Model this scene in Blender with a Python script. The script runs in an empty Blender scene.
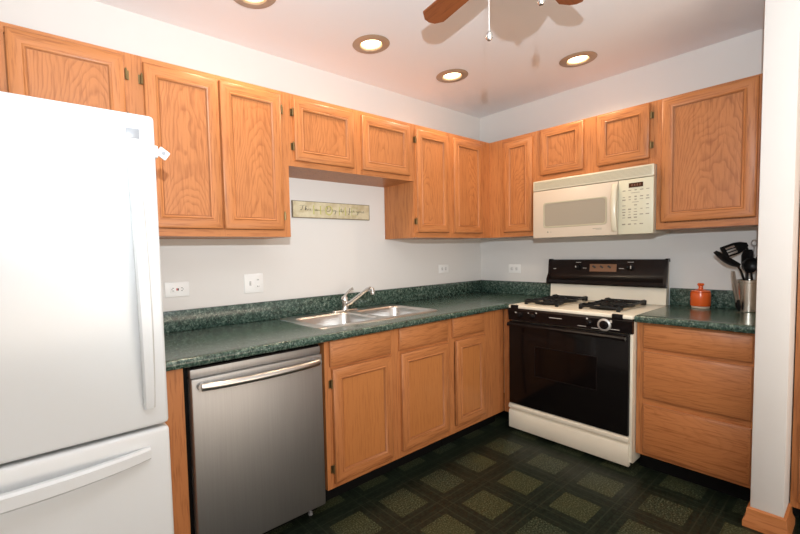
import bpy, bmesh, math, random
from mathutils import Vector, Matrix
random.seed(7)
SC = bpy.context.scene
COL = SC.collection
PI = math.pi

# ------------------------------------------------------------------ camera
CAMP = Vector((-3.3083, -2.2845, 1.2963))
R_ = Vector((0.78586003, -0.617909, -0.02474835))
U_ = Vector((0.05346619, 0.02801985, 0.99817646))
F_ = Vector((0.61608877, 0.78575019, -0.05505692))
cd = bpy.data.cameras.new('camera')
cam = bpy.data.objects.new('camera', cd)
COL.objects.link(cam)
cd.sensor_width = 36.0
cd.lens = 411.249 / 800 * 36
cd.shift_x = 46.887 / 800
cd.shift_y = 8.59 / 800
cd.clip_start = 0.02
cam.matrix_world = Matrix(((R_.x, U_.x, -F_.x, CAMP.x), (R_.y, U_.y, -F_.y, CAMP.y),
                           (R_.z, U_.z, -F_.z, CAMP.z), (0, 0, 0, 1)))
SC.camera = cam

# ------------------------------------------------------------------ light and exposure
SC.view_settings.view_transform = 'Standard'
SC.view_settings.look = 'None'
SC.view_settings.gamma = 1
SC.view_settings.exposure = 0.17
W = bpy.data.worlds.new('world')
SC.world = W
W.use_nodes = True
bg = W.node_tree.nodes['Background']
bg.inputs[0].default_value = (1.0, 0.93, 0.86, 1)     # the lamp-lit rooms behind the photographer
bg.inputs[1].default_value = 1.12


def lamp(name, kind, loc, energy, color, **kw):
    d = bpy.data.lights.new(name, kind)
    d.energy = energy
    d.color = color
    for k, v in kw.items():
        setattr(d, k, v)
    o = bpy.data.objects.new(name, d)
    COL.objects.link(o)
    o.location = loc
    return o


# the photographer's flash above the lens
FLASH = CAMP + Vector((0, 0, 0.33)) + 0.03 * R_
fl = lamp('camera_flash', 'SPOT', FLASH, 192, (0.86, 0.95, 1.0), shadow_soft_size=0.012, spot_size=math.radians(168), spot_blend=1.0)
fl.rotation_euler = Vector((0.67, 0.52, 0.70)).to_track_quat('-Z', 'Y').to_euler()      # head tilted up and forward
# warm fill added behind the camera to brighten the ceiling, no known lamp
wl = lamp('ceiling_fill_light', 'AREA', (-2.4, -3.9, 0.75), 42, (1.0, 0.80, 0.62), shape='RECTANGLE', size=2.6, size_y=1.2)
wl.rotation_euler = Vector((0.05, 0.55, 0.83)).to_track_quat('-Z', 'Y').to_euler()

CEIL = 2.498
UT, UB = 2.165, 1.392
CT = 0.905


# ------------------------------------------------------------------ materials
def new_mat(name):
    m = bpy.data.materials.new(name)
    m.use_nodes = True
    nt = m.node_tree
    b = nt.nodes['Principled BSDF']
    return m, nt, b


def plain(name, col, rough=0.5, metal=0.0, **kw):
    m, nt, b = new_mat(name)
    b.inputs['Base Color'].default_value = (*col, 1)
    b.inputs['Roughness'].default_value = rough
    b.inputs['Metallic'].default_value = metal
    for k, v in kw.items():
        b.inputs[k].default_value = v
    return m


def nd(nt, typ, **kw):
    n = nt.nodes.new(typ)
    for k, v in kw.items():
        if k in n.inputs.keys() if isinstance(k, str) else False:
            n.inputs[k].default_value = v
        else:
            setattr(n, k, v)
    return n


def mix(nt, fac, a, b, mode='MIX'):
    n = nt.nodes.new('ShaderNodeMix')
    n.data_type = 'RGBA'
    n.blend_type = mode
    for sock, val in ((n.inputs[0], fac), (n.inputs[6], a), (n.inputs[7], b)):
        if hasattr(val, 'is_linked') or hasattr(val, 'links'):
            nt.links.new(val, sock)
        elif isinstance(val, (int, float)):
            sock.default_value = val
        else:
            sock.default_value = (*val, 1)
    return n.outputs[2]


def ramp(nt, src, stops):
    n = nt.nodes.new('ShaderNodeValToRGB')
    e = n.color_ramp.elements
    while len(e) < len(stops):
        e.new(0.5)
    for i, (p, c) in enumerate(stops):
        e[i].position = p
        e[i].color = (*c, 1) if not isinstance(c, (int, float)) else (c, c, c, 1)
    nt.links.new(src, n.inputs[0])
    return n.outputs[0]


def mathn(nt, op, a, b=None, c=None):
    n = nt.nodes.new('ShaderNodeMath')
    n.operation = op
    for i, v in enumerate((a, b, c)):
        if v is None:
            continue
        if isinstance(v, (int, float)):
            n.inputs[i].default_value = v
        else:
            nt.links.new(v, n.inputs[i])
    return n.outputs[0]


def oak(name, axis='z', figure=0.0, light=(0.50, 0.192, 0.064), dark=(0.25, 0.074, 0.021), rough=0.42):
    m, nt, b = new_mat(name)
    tc = nt.nodes.new('ShaderNodeTexCoord')
    oi = nt.nodes.new('ShaderNodeObjectInfo')
    off = nt.nodes.new('ShaderNodeVectorMath'); off.operation = 'MULTIPLY'
    comb = nt.nodes.new('ShaderNodeCombineXYZ')
    for i in range(3):
        nt.links.new(oi.outputs['Random'], comb.inputs[i])
    nt.links.new(comb.outputs[0], off.inputs[0])
    off.inputs[1].default_value = (13.0, 7.0, 19.0)
    add = nt.nodes.new('ShaderNodeVectorMath'); add.operation = 'ADD'
    nt.links.new(tc.outputs['Object'], add.inputs[0])
    nt.links.new(off.outputs[0], add.inputs[1])
    st = {'z': (1, 1, 0.06), 'x': (0.06, 1, 1), 'y': (1, 0.06, 1)}[axis]
    sv = nt.nodes.new('ShaderNodeVectorMath'); sv.operation = 'MULTIPLY'
    nt.links.new(add.outputs[0], sv.inputs[0]); sv.inputs[1].default_value = st

    def noise(scale, detail=3.0, rgh=0.5):
        n = nt.nodes.new('ShaderNodeTexNoise')
        n.inputs['Scale'].default_value = scale
        n.inputs['Detail'].default_value = detail
        n.inputs['Roughness'].default_value = rgh
        nt.links.new(sv.outputs[0], n.inputs['Vector'])
        return n.outputs['Fac']
    broad = noise(16, 2)
    fine = noise(120, 3, 0.6)
    c = mix(nt, ramp(nt, broad, [(0.3, 0.0), (0.75, 1.0)]), light, tuple(0.80 * l + 0.20 * d for l, d in zip(light, dark)))
    pores = ramp(nt, fine, [(0.50, 0.0), (0.66, 1.0)])
    c = mix(nt, mathn(nt, 'MULTIPLY', pores, 0.60 if figure < 0.5 else 0.50), c, dark)
    if figure > 0:
        # cathedral figure: long nested arches drifting along the grain
        sp = nt.nodes.new('ShaderNodeSeparateXYZ')
        nt.links.new(tc.outputs['Object'], sp.inputs[0])
        nz = nt.nodes.new('ShaderNodeTexNoise')
        nz.inputs['Scale'].default_value = 5.0
        nz.inputs['Detail'].default_value = 3.0
        nz.inputs['Roughness'].default_value = 0.5
        s2 = nt.nodes.new('ShaderNodeVectorMath'); s2.operation = 'MULTIPLY'
        nt.links.new(add.outputs[0], s2.inputs[0]); s2.inputs[1].default_value = (1, 1, 0.45) if axis == 'z' else (0.45, 1, 1)
        nt.links.new(s2.outputs[0], nz.inputs['Vector'])
        wob = mathn(nt, 'SUBTRACT', nz.outputs['Fac'], 0.5)
        u = sp.outputs['X'] if axis == 'z' else sp.outputs['Z']
        v = sp.outputs['Z'] if axis == 'z' else sp.outputs['X']
        cx = mathn(nt, 'MULTIPLY', mathn(nt, 'SUBTRACT', oi.outputs['Random'], 0.5), 0.16)
        uu = mathn(nt, 'SUBTRACT', u, cx)
        q = mathn(nt, 'MULTIPLY', mathn(nt, 'MULTIPLY', uu, uu), 9.5)
        val = mathn(nt, 'ADD', mathn(nt, 'ADD', q, mathn(nt, 'MULTIPLY', v, 0.34)), mathn(nt, 'MULTIPLY', wob, 0.34))
        saw = mathn(nt, 'FRACT', mathn(nt, 'MULTIPLY', val, 32.0))
        line = ramp(nt, saw, [(0.0, 0.9), (0.16, 0.5), (0.42, 0.05), (0.88, 0.0), (1.0, 0.85)])
        brk = ramp(nt, noise(70, 2), [(0.32, 0.25), (0.62, 1.0)])
        c = mix(nt, mathn(nt, 'MULTIPLY', mathn(nt, 'MULTIPLY', line, brk), figure), c, dark)
    nt.links.new(c, b.inputs['Base Color'])
    b.inputs['Roughness'].default_value = rough
    b.inputs['Specular IOR Level'].default_value = 0.4
    bp = nt.nodes.new('ShaderNodeBump')
    bp.inputs['Strength'].default_value = 0.08
    bp.inputs['Distance'].default_value = 0.001
    nt.links.new(fine, bp.inputs['Height'])
    nt.links.new(bp.outputs[0], b.inputs['Normal'])
    return m


OAKV = oak('oak_vertical', 'z')
OAKH = oak('oak_horizontal', 'x')
OAKP = oak('oak_panel', 'z', 0.72)
OAKG = oak('oak_groove_dark', 'z', 0.0, light=(0.38, 0.145, 0.050), dark=(0.26, 0.085, 0.026))  # darker oak for the door grooves and profiled edges
OAKQ = oak('oak_panel_plain', 'z', 0.14, light=(0.50, 0.190, 0.055), dark=(0.36, 0.12, 0.032))  # weaker figure; deeper tint paints in the warmer light on the lower doors
OAKD = oak('oak_drawer', 'x', 0.34)
OAKY = oak('oak_trim', 'y')
OAKW = (OAKV, OAKH, OAKG)
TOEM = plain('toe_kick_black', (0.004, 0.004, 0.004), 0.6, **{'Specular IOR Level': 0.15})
HINGE = plain('antique_bronze', (0.20, 0.14, 0.06), 0.35, 0.8)
WHITE = plain('white_enamel', (0.74, 0.77, 0.79), 0.22)
WHITEPL = plain('white_plastic', (0.82, 0.82, 0.81), 0.35)
SLOT = plain('slot_dark', (0.02, 0.02, 0.02), 0.6)
GREY = plain('grey_badge', (0.30, 0.31, 0.33), 0.4, 0.2)
GASKET = plain('gasket_grey', (0.22, 0.23, 0.25), 0.7)
BISQUE = plain('bisque_enamel', (0.66, 0.60, 0.46), 0.25)
BISQUED = plain('bisque_vent', (0.44, 0.40, 0.29), 0.45)
CREAM = plain('cream_enamel', (0.80, 0.745, 0.62), 0.22)
BLACKG = plain('black_glass', (0.005, 0.004, 0.004), 0.12, **{'Specular IOR Level': 0.25})
BLACKE = plain('black_enamel', (0.007, 0.005, 0.005), 0.25, **{'Specular IOR Level': 0.22})
WINDOWG = plain('oven_window', (0.004, 0.003, 0.003), 0.12, **{'Specular IOR Level': 0.22})
IRON = plain('cast_iron', (0.006, 0.006, 0.006), 0.5, **{'Specular IOR Level': 0.3})
CHROME = plain('chrome', (0.66, 0.65, 0.63), 0.22, 1.0)
NYLON = plain('black_nylon', (0.006, 0.006, 0.0065), 0.4, **{'Specular IOR Level': 0.35})
ORANGE = plain('orange_glaze', (0.72, 0.115, 0.018), 0.22)
STONE = plain('unglazed_base', (0.62, 0.50, 0.38), 0.6)
INK = plain('ink_black', (0.05, 0.05, 0.045), 0.6)
PRINT = plain('pale_print', (0.55, 0.52, 0.48), 0.5)
PRINTD = plain('grey_print', (0.30, 0.27, 0.21), 0.5)
MWWIN = plain('microwave_window', (0.33, 0.29, 0.23), 0.3)
MWDOOR = plain('bisque_door', (0.64, 0.54, 0.43), 0.25)
DISPB = plain('display_brown', (0.06, 0.025, 0.012), 0.15)
CLOCKP = plain('clock_panel', (0.23, 0.12, 0.07), 0.2)
GREENP = plain('pale_green_paint', (0.52, 0.50, 0.16), 0.7)
REDB = plain('red_button', (0.6, 0.03, 0.03), 0.4)
BROWNB = oak('walnut_blade', 'x', 0.0, light=(0.26, 0.075, 0.022), dark=(0.14, 0.035, 0.01))
BRASSW = plain('white_metal', (0.8, 0.79, 0.76), 0.3)
FROST = plain('frosted_glass', (0.85, 0.83, 0.78), 0.4)


def wall_mat(name, col):
    m, nt, b = new_mat(name)
    n = nt.nodes.new('ShaderNodeTexNoise')
    n.inputs['Scale'].default_value = 180
    tc = nt.nodes.new('ShaderNodeTexCoord')
    nt.links.new(tc.outputs['Object'], n.inputs['Vector'])
    bp = nt.nodes.new('ShaderNodeBump')
    bp.inputs['Strength'].default_value = 0.04
    bp.inputs['Distance'].default_value = 0.001
    nt.links.new(n.outputs['Fac'], bp.inputs['Height'])
    nt.links.new(bp.outputs[0], b.inputs['Normal'])
    b.inputs['Base Color'].default_value = (*col, 1)
    b.inputs['Roughness'].default_value = 0.75
    b.inputs['Specular IOR Level'].default_value = 0.2
    return m


WALLM = wall_mat('wall_paint', (0.70, 0.68, 0.658))
CEILM = wall_mat('ceiling_paint', (0.84, 0.838, 0.855))


def counter_mat():
    m, nt, b = new_mat('green_laminate')
    tc = nt.nodes.new('ShaderNodeTexCoord')

    def noise(s, d, r=0.6):
        n = nt.nodes.new('ShaderNodeTexNoise')
        n.inputs['Scale'].default_value = s
        n.inputs['Detail'].default_value = d
        n.inputs['Roughness'].default_value = r
        nt.links.new(tc.outputs['Object'], n.inputs['Vector'])
        return n.outputs['Fac']
    a = noise(64, 5, 0.7)
    c = ramp(nt, a, [(0.36, (0.010, 0.022, 0.017)), (0.49, (0.028, 0.060, 0.046)), (0.58, (0.075, 0.122, 0.096)), (0.68, (0.23, 0.27, 0.22))])
    f = ramp(nt, noise(150, 3), [(0.57, 0.0), (0.66, 1.0)])
    c = mix(nt, mathn(nt, 'MULTIPLY', f, 0.55), c, (0.25, 0.31, 0.25))
    k = ramp(nt, noise(105, 2), [(0.60, 0.0), (0.70, 1.0)])
    c = mix(nt, mathn(nt, 'MULTIPLY', k, 0.8), c, (0.008, 0.018, 0.015))
    nt.links.new(c, b.inputs['Base Color'])
    b.inputs['Roughness'].default_value = 0.2
    return m


COUNTER = counter_mat()


def floor_mat():
    m, nt, b = new_mat('green_vinyl_tile')
    tc = nt.nodes.new('ShaderNodeTexCoord')
    sp = nt.nodes.new('ShaderNodeSeparateXYZ')
    nt.links.new(tc.outputs['Object'], sp.inputs[0])
    PX, PY = 0.312, 0.2925

    def cell(s, c0, pit):
        t = mathn(nt, 'DIVIDE', mathn(nt, 'SUBTRACT', s, c0 - pit / 2), pit)
        fr = mathn(nt, 'FRACT', t)
        fl = mathn(nt, 'FLOOR', t)
        return mathn(nt, 'ABSOLUTE', mathn(nt, 'SUBTRACT', fr, 0.5)), fl
    ax, ix = cell(sp.outputs['X'], -1.54, PX)
    ay, iy = cell(sp.outputs['Y'], -0.80, PY)
    mx = mathn(nt, 'MAXIMUM', ax, ay)
    inner = mathn(nt, 'LESS_THAN', mx, 0.30)

    def noise(s, d=3, r=0.6):
        n = nt.nodes.new('ShaderNodeTexNoise')
        n.inputs['Scale'].default_value = s
        n.inputs['Detail'].default_value = d
        n.inputs['Roughness'].default_value = r
        nt.links.new(tc.outputs['Object'], n.inputs['Vector'])
        return n.outputs['Fac']
    sp_n = ramp(nt, noise(130, 3, 0.65), [(0.42, (0.007, 0.012, 0.007)), (0.52, (0.026, 0.036, 0.022)), (0.62, (0.088, 0.106, 0.064))])
    dk_n = ramp(nt, noise(55, 3), [(0.35, (0.004, 0.008, 0.005)), (0.65, (0.015, 0.022, 0.014))])
    warm = ramp(nt, noise(2.2, 1), [(0.4, 0.0), (0.62, 1.0)])
    lit = mix(nt, mathn(nt, 'MULTIPLY', warm, 0.22), sp_n, (0.085, 0.078, 0.022))
    c = mix(nt, inner, dk_n, lit)
    # thin double lines of the border strips and the tile joints
    e1 = mathn(nt, 'LESS_THAN', mathn(nt, 'ABSOLUTE', mathn(nt, 'SUBTRACT', ax, 0.405)), 0.010)
    e2 = mathn(nt, 'LESS_THAN', mathn(nt, 'ABSOLUTE', mathn(nt, 'SUBTRACT', ay, 0.405)), 0.010)
    j = mathn(nt, 'GREATER_THAN', mx, 0.491)
    c = mix(nt, mathn(nt, 'MULTIPLY', mathn(nt, 'MAXIMUM', e1, e2), mathn(nt, 'MULTIPLY', mathn(nt, 'SUBTRACT', 1.0, inner), 0.55)), c, (0.034, 0.040, 0.026))
    c = mix(nt, mathn(nt, 'MULTIPLY', j, 0.8), c, (0.005, 0.007, 0.005))
    nt.links.new(c, b.inputs['Base Color'])
    rr = ramp(nt, noise(8, 2), [(0.3, 0.30), (0.7, 0.42)])
    nt.links.new(rr, b.inputs['Roughness'])
    b.inputs['Specular IOR Level'].default_value = 0.22
    return m


def steel(name, col=(0.52, 0.51, 0.50), rough=0.32, axis='z', streak=0.25):
    m, nt, b = new_mat(name)
    tc = nt.nodes.new('ShaderNodeTexCoord')
    sv = nt.nodes.new('ShaderNodeVectorMath'); sv.operation = 'MULTIPLY'
    nt.links.new(tc.outputs['Object'], sv.inputs[0])
    sv.inputs[1].default_value = {'z': (1, 1, 0.02), 'x': (0.02, 1, 1)}[axis]
    n = nt.nodes.new('ShaderNodeTexNoise')
    n.inputs['Scale'].default_value = 160
    n.inputs['Detail'].default_value = 3
    nt.links.new(sv.outputs[0], n.inputs['Vector'])
    c = mix(nt, mathn(nt, 'MULTIPLY', n.outputs['Fac'], streak), col, tuple(0.6 * v for v in col))
    nt.links.new(c, b.inputs['Base Color'])
    b.inputs['Metallic'].default_value = 1.0
    b.inputs['Roughness'].default_value = rough
    b.inputs['Anisotropic'].default_value = 0.0
    bp = nt.nodes.new('ShaderNodeBump')
    bp.inputs['Strength'].default_value = 0.05
    bp.inputs['Distance'].default_value = 0.0005
    nt.links.new(n.outputs['Fac'], bp.inputs['Height'])
    nt.links.new(bp.outputs[0], b.inputs['Normal'])
    return m


STEEL = steel('brushed_steel', (0.42, 0.41, 0.40), 0.5, streak=0.4)
STEELB = plain('polished_steel', (0.56, 0.54, 0.52), 0.28, 1.0)
SINKM = steel('sink_steel', (0.66, 0.64, 0.62), 0.3, 'x', 0.2)
CROCKM = steel('crock_steel', (0.62, 0.56, 0.48), 0.24, 'z', 0.1)


def emit(name, col, s):
    m, nt, b = new_mat(name)
    b.inputs['Base Color'].default_value = (*col, 1)
    b.inputs['Emission Color'].default_value = (*col, 1)
    b.inputs['Emission Strength'].default_value = s
    return m


BULB = emit('bulb_glow', (1.0, 0.80, 0.50), 6.0)
TRIMR = plain('downlight_trim', (0.40, 0.29, 0.20), 0.4, 0.2)
BAFFLE = plain('downlight_baffle', (0.55, 0.42, 0.28), 0.5)


# ------------------------------------------------------------------ mesh helpers
class MB:
    def __init__(self):
        self.bm = bmesh.new()

    def box(self, x0, x1, y0, y1, z0, z1, mi=0, bev=0.0, seg=2, rot=None, piv=None):
        bm = self.bm
        a, b_ = sorted((x0, x1)); c, d = sorted((y0, y1)); e, f = sorted((z0, z1))
        vs = [bm.verts.new((x, y, z)) for x in (a, b_) for y in (c, d) for z in (e, f)]
        fs = []
        for q in ((0, 1, 3, 2), (4, 6, 7, 5), (0, 4, 5, 1), (2, 3, 7, 6), (0, 2, 6, 4), (1, 5, 7, 3)):
            fc = bm.faces.new([vs[i] for i in q]); fc.material_index = mi; fs.append(fc)
        geo = vs
        if bev > 0:
            es = set(e_ for fc in fs for e_ in fc.edges)
            r = bmesh.ops.bevel(bm, geom=list(es), offset=bev, segments=seg, affect='EDGES', profile=0.5)
            vv = set()
            for fc in r['faces']:
                fc.material_index = mi
                fc.smooth = True
            for v in r['verts']:
                vv.add(v)
            geo = [v for v in vv if v.is_valid]
            for v in vs:
                if v.is_valid:
                    geo.append(v)
        if rot is not None:
            bmesh.ops.rotate(bm, verts=list(set(geo)), cent=piv or (0, 0, 0), matrix=rot)
        return self

    def tube(self, pts, r, n=10, mi=0, cap=True, flat=1.0):
        """tube through points; r a number or one per point"""
        bm = self.bm
        P = [Vector(p) for p in pts]
        rs = [r] * len(P) if isinstance(r, (int, float)) else r
        rings = []
        up = None
        for i, p in enumerate(P):
            t = (P[min(i + 1, len(P) - 1)] - P[max(i - 1, 0)]).normalized()
            if up is None:
                up = Vector((0, 0, 1)) if abs(t.z) < 0.9 else Vector((0, 1, 0))
            a = t.cross(up).normalized()
            bb = a.cross(t).normalized()
            up = bb
            rings.append([bm.verts.new(p + rs[i] * (math.cos(2 * PI * k / n) * a + flat * math.sin(2 * PI * k / n) * bb)) for k in range(n)])
        for i in range(len(rings) - 1):
            for k in range(n):
                f = bm.faces.new((rings[i][k], rings[i][(k + 1) % n], rings[i + 1][(k + 1) % n], rings[i + 1][k]))
                f.smooth = True; f.material_index = mi
        if cap:
            for rg in (rings[0][::-1], rings[-1]):
                f = bm.faces.new(rg); f.material_index = mi
        return self

    def lathe(self, prof, c=(0, 0, 0), n=28, axis='z', mi=0, cap=True, M=None):
        """profile of (radius, height)"""
        bm = self.bm
        rings = []
        for r, h in prof:
            rg = []
            for k in range(n):
                a = 2 * PI * k / n
                x, y = r * math.cos(a), r * math.sin(a)
                v = Vector({'z': (x, y, h), 'x': (h, x, y), 'y': (x, h, -y)}[axis])
                if M is not None:
                    v = M @ v
                rg.append(bm.verts.new(v + Vector(c)))
            rings.append(rg)
        for i in range(len(rings) - 1):
            for k in range(n):
                f = bm.faces.new((rings[i][k], rings[i][(k + 1) % n], rings[i + 1][(k + 1) % n], rings[i + 1][k]))
                f.smooth = True; f.material_index = mi
        if cap:
            for rg in (rings[0][::-1], rings[-1]):
                if (rg[0].co - rg[n // 2].co).length > 1e-5:
                    f = bm.faces.new(rg); f.material_index = mi
        return self

    def prism(self, poly, axis, a, b, mi=0):
        """extrude a 2D polygon: axis 'x': poly (y,z); 'y': (x,z); 'z': (x,y)"""
        bm = self.bm
        mk = {'x': lambda u, v, w: (w, u, v), 'y': lambda u, v, w: (u, w, v), 'z': lambda u, v, w: (u, v, w)}[axis]
        A = [bm.verts.new(mk(u, v, a)) for u, v in poly]
        B = [bm.verts.new(mk(u, v, b)) for u, v in poly]
        n = len(poly)
        fs = [bm.faces.new(A), bm.faces.new(B[::-1])]
        for i in range(n):
            fs.append(bm.faces.new((A[i], B[i], B[(i + 1) % n], A[(i + 1) % n])))
        for f in fs:
            f.material_index = mi
        return self

    def loft(self, rings, mi=0, cap0=False, cap1=False, smooth=True):
        bm = self.bm
        vr = [[bm.verts.new(p) for p in rg] for rg in rings]
        n = len(vr[0])
        for i in range(len(vr) - 1):
            for k in range(n):
                f = bm.faces.new((vr[i][k], vr[i][(k + 1) % n], vr[i + 1][(k + 1) % n], vr[i + 1][k]))
                f.material_index = mi; f.smooth = smooth
        for ok, rg in ((cap0, vr[0][::-1]), (cap1, vr[-1])):
            if ok:
                f = bm.faces.new(rg); f.material_index = mi
        return self

    def build(self, name, mats, parent=None, loc=(0, 0, 0), sharp=True):
        bmesh.ops.recalc_face_normals(self.bm, faces=self.bm.faces[:])
        me = bpy.data.meshes.new(name)
        self.bm.to_mesh(me); self.bm.free()
        for m in (mats if isinstance(mats, (list, tuple)) else (mats,)):
            me.materials.append(m)
        o = bpy.data.objects.new(name, me)
        COL.objects.link(o)
        if sharp:
            try:
                me.set_sharp_from_angle(angle=math.radians(38))
            except Exception:
                pass
        o.location = loc
        if parent is not None:
            o.parent = parent
        return o


def thing(name, label, cat, loc=(0, 0, 0), rotz=0.0, group=None):
    o = bpy.data.objects.new(name, None)
    COL.objects.link(o)
    o.empty_display_size = 0.1
    o.location = loc
    o.rotation_euler = (0, 0, rotz)
    return tag(o, label, cat, group)


def tag(o, label, cat, group=None):
    o['label'] = label
    o['category'] = cat
    if group:
        o['group'] = group
    return o


def struct(o):
    o['kind'] = 'structure'
    return o


def rrect(x0, x1, y0, y1, r, z, n=5):
    out = []
    for cx, cy, a0 in ((x1 - r, y1 - r, 0), (x0 + r, y1 - r, PI / 2), (x0 + r, y0 + r, PI), (x1 - r, y0 + r, 1.5 * PI)):
        for k in range(n + 1):
            a = a0 + (PI / 2) * k / n
            out.append((cx + r * math.cos(a), cy + r * math.sin(a), z))
    return out


# ------------------------------------------------------------------ the setting
struct(MB().box(-5.0, 0.12, 0.0, 0.12, 0, CEIL).build('wall_left', WALLM))          # wall behind sink and refrigerator
struct(MB().box(0.0, 0.12, -4.6, 0.0, 0, CEIL).build('wall_right', WALLM))          # wall behind the range
struct(MB().box(-5.12, -5.0, -4.6, 0.12, 0, CEIL).build('wall_far_left', WALLM))
struct(MB().box(-5.12, 0.12, -4.6, 0.12, -0.08, 0.0).build('floor', floor_mat()))
PY0, PY1, PXE = -1.957, -2.064, -0.7746
struct(MB().box(PXE, 0.0, PY1, PY0, 0, CEIL, bev=0.004).build('wall_partition', WALLM))

DL = [(-2.434, -0.475), (-1.692, -0.445), (-0.956, -0.443), (-0.485, -1.068)]
# ceiling slab with round openings for the downlights
bm = bmesh.new()
HR = 0.062
loops = [[(-5.12, -4.6), (0.12, -4.6), (0.12, 0.12), (-5.12, 0.12)]]
for x, y in DL:
    loops.append([(x + HR * math.cos(2 * PI * k / 28), y + HR * math.sin(2 * PI * k / 28)) for k in range(28)])
edges = []
for lp in loops:
    vs = [bm.verts.new((u, v, CEIL)) for u, v in lp]
    edges += [bm.edges.new((vs[i], vs[(i + 1) % len(vs)])) for i in range(len(vs))]
bmesh.ops.triangle_fill(bm, use_beauty=True, use_dissolve=False, edges=edges)
ext = bmesh.ops.extrude_face_region(bm, geom=bm.faces[:])
for v in [g for g in ext['geom'] if isinstance(g, bmesh.types.BMVert)]:
    v.co.z += 0.16
mb = MB(); mb.bm.free(); mb.bm = bm
struct(mb.build('ceiling', CEILM, sharp=False))


# oak baseboard wrapped round the end of the partition
def base_prof(y0, sgn):
    return [(y0, 0.0), (y0 + sgn * 0.022, 0.0), (y0 + sgn * 0.022, 0.028), (y0 + sgn * 0.013, 0.048), (y0 + sgn * 0.011, 0.085), (y0, 0.092)]


m_ = MB()
prof = [(0.0, 0.0), (0.022, 0.0), (0.022, 0.028), (0.013, 0.048), (0.010, 0.085), (0.0, 0.092)]
path = lambda d: [(PXE + 0.148, PY0 + d), (PXE - d, PY0 + d), (PXE - d, PY1 - d), (-0.605, PY1 - d)]
rings = []
for i in range(4):
    rings.append([(path(d)[i][0], path(d)[i][1], h) for d, h in prof])
for a, b_ in zip(rings[:-1], rings[1:]):
    A = [m_.bm.verts.new(p) for p in a]; B = [m_.bm.verts.new(p) for p in b_]
    for k in range(len(A)):
        m_.bm.faces.new((A[k], A[(k + 1) % len(A)], B[(k + 1) % len(A)], B[k]))
struct(m_.build('baseboard_partition', OAKY))


# ------------------------------------------------------------------ cabinet builders (front faces local -Y, back on local y = 0)
def ring_front(mb, w, h, steps, groove=()):
    """concentric rectangular rings; steps = (inset, protrusion); sides use slot 0, rails slot 1"""
    bm = mb.bm
    prev = None
    for i_, (ins, d) in enumerate(steps):
        r = [bm.verts.new((x, -d, z)) for x, z in ((ins, ins), (w - ins, ins), (w - ins, h - ins), (ins, h - ins))]
        if prev:
            for k in range(4):
                f = bm.faces.new((prev[k], prev[(k + 1) % 4], r[(k + 1) % 4], r[k]))
                f.material_index = 2 if i_ in groove else 1 if k in (0, 2) else 0
        else:
            f = bm.faces.new(r[::-1]); f.material_index = 0
        prev = r
    return prev


def panel_door(parent, x0, x1, z0, z1, y, pm=None, hinge=None, fr=0.047, label=None):
    w, h = x1 - x0, z1 - z0
    t = 0.020
    mb = MB()
    last = ring_front(mb, w, h, [(0, 0), (0, t - 0.007), (0.003, t - 0.003), (0.009, t), (fr - 0.006, t), (fr, t - 0.002), (fr + 0.004, t + 0.0015),
                                 (fr + 0.009, t - 0.001), (fr + 0.013, t - 0.009), (fr + 0.016, t - 0.010)], groove=(2, 8, 9))
    f = mb.bm.faces.new(last)
    d = mb.build('door', OAKW, parent, (x0, y, z0))
    if label:
        d['label'] = label
    pi_ = fr + 0.016
    pb = MB().box(pi_, w - pi_, -(t - 0.0075), -(t - 0.012), pi_, h - pi_)
    # grain centred on the panel: geometry is shifted so the object origin is the panel's middle
    o = pb.build('door_panel', pm or OAKP, d)
    cx, cz = w / 2, h / 2
    o.data.transform(Matrix.Translation((-cx, 0, -cz)))
    o.location = (cx, 0, cz)
    if hinge:
        for zz in (0.075, h - 0.075):
            xk = -0.006 if hinge == 'l' else w + 0.006
            hb = MB()
            hb.tube([(xk, -0.012, zz - 0.021), (xk, -0.012, zz + 0.021)], 0.0048, 8)
            hb.lathe([(0.0025, 0.0), (0.0035, 0.003), (0.001, 0.006)], (xk, -0.012, zz + 0.021), 8)
            s = -1 if hinge == 'l' else 1
            hb.box(xk, xk + s * 0.012, -0.0005, -0.004, zz - 0.019, zz + 0.019)
            hb.build('hinge', HINGE, d)
    return d


def drawer(parent, x0, x1, z0, z1, y):
    w, h = x1 - x0, z1 - z0
    t = 0.020
    mb = MB()
    last = ring_front(mb, w, h, [(0, 0), (0, t - 0.009), (0.004, t - 0.006), (0.012, t - 0.002), (0.016, t)], groove=(2,))
    f = mb.bm.faces.new(last); f.material_index = 1
    for f in mb.bm.faces:
        f.material_index = 1 if f.material_index == 2 else 0
    o = mb.build('drawer_front', (OAKD, OAKG), parent)
    o.data.transform(Matrix.Translation((-w / 2, 0, -h / 2)))
    o.location = (x0 + w / 2, y, z0 + h / 2)
    return o


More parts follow.
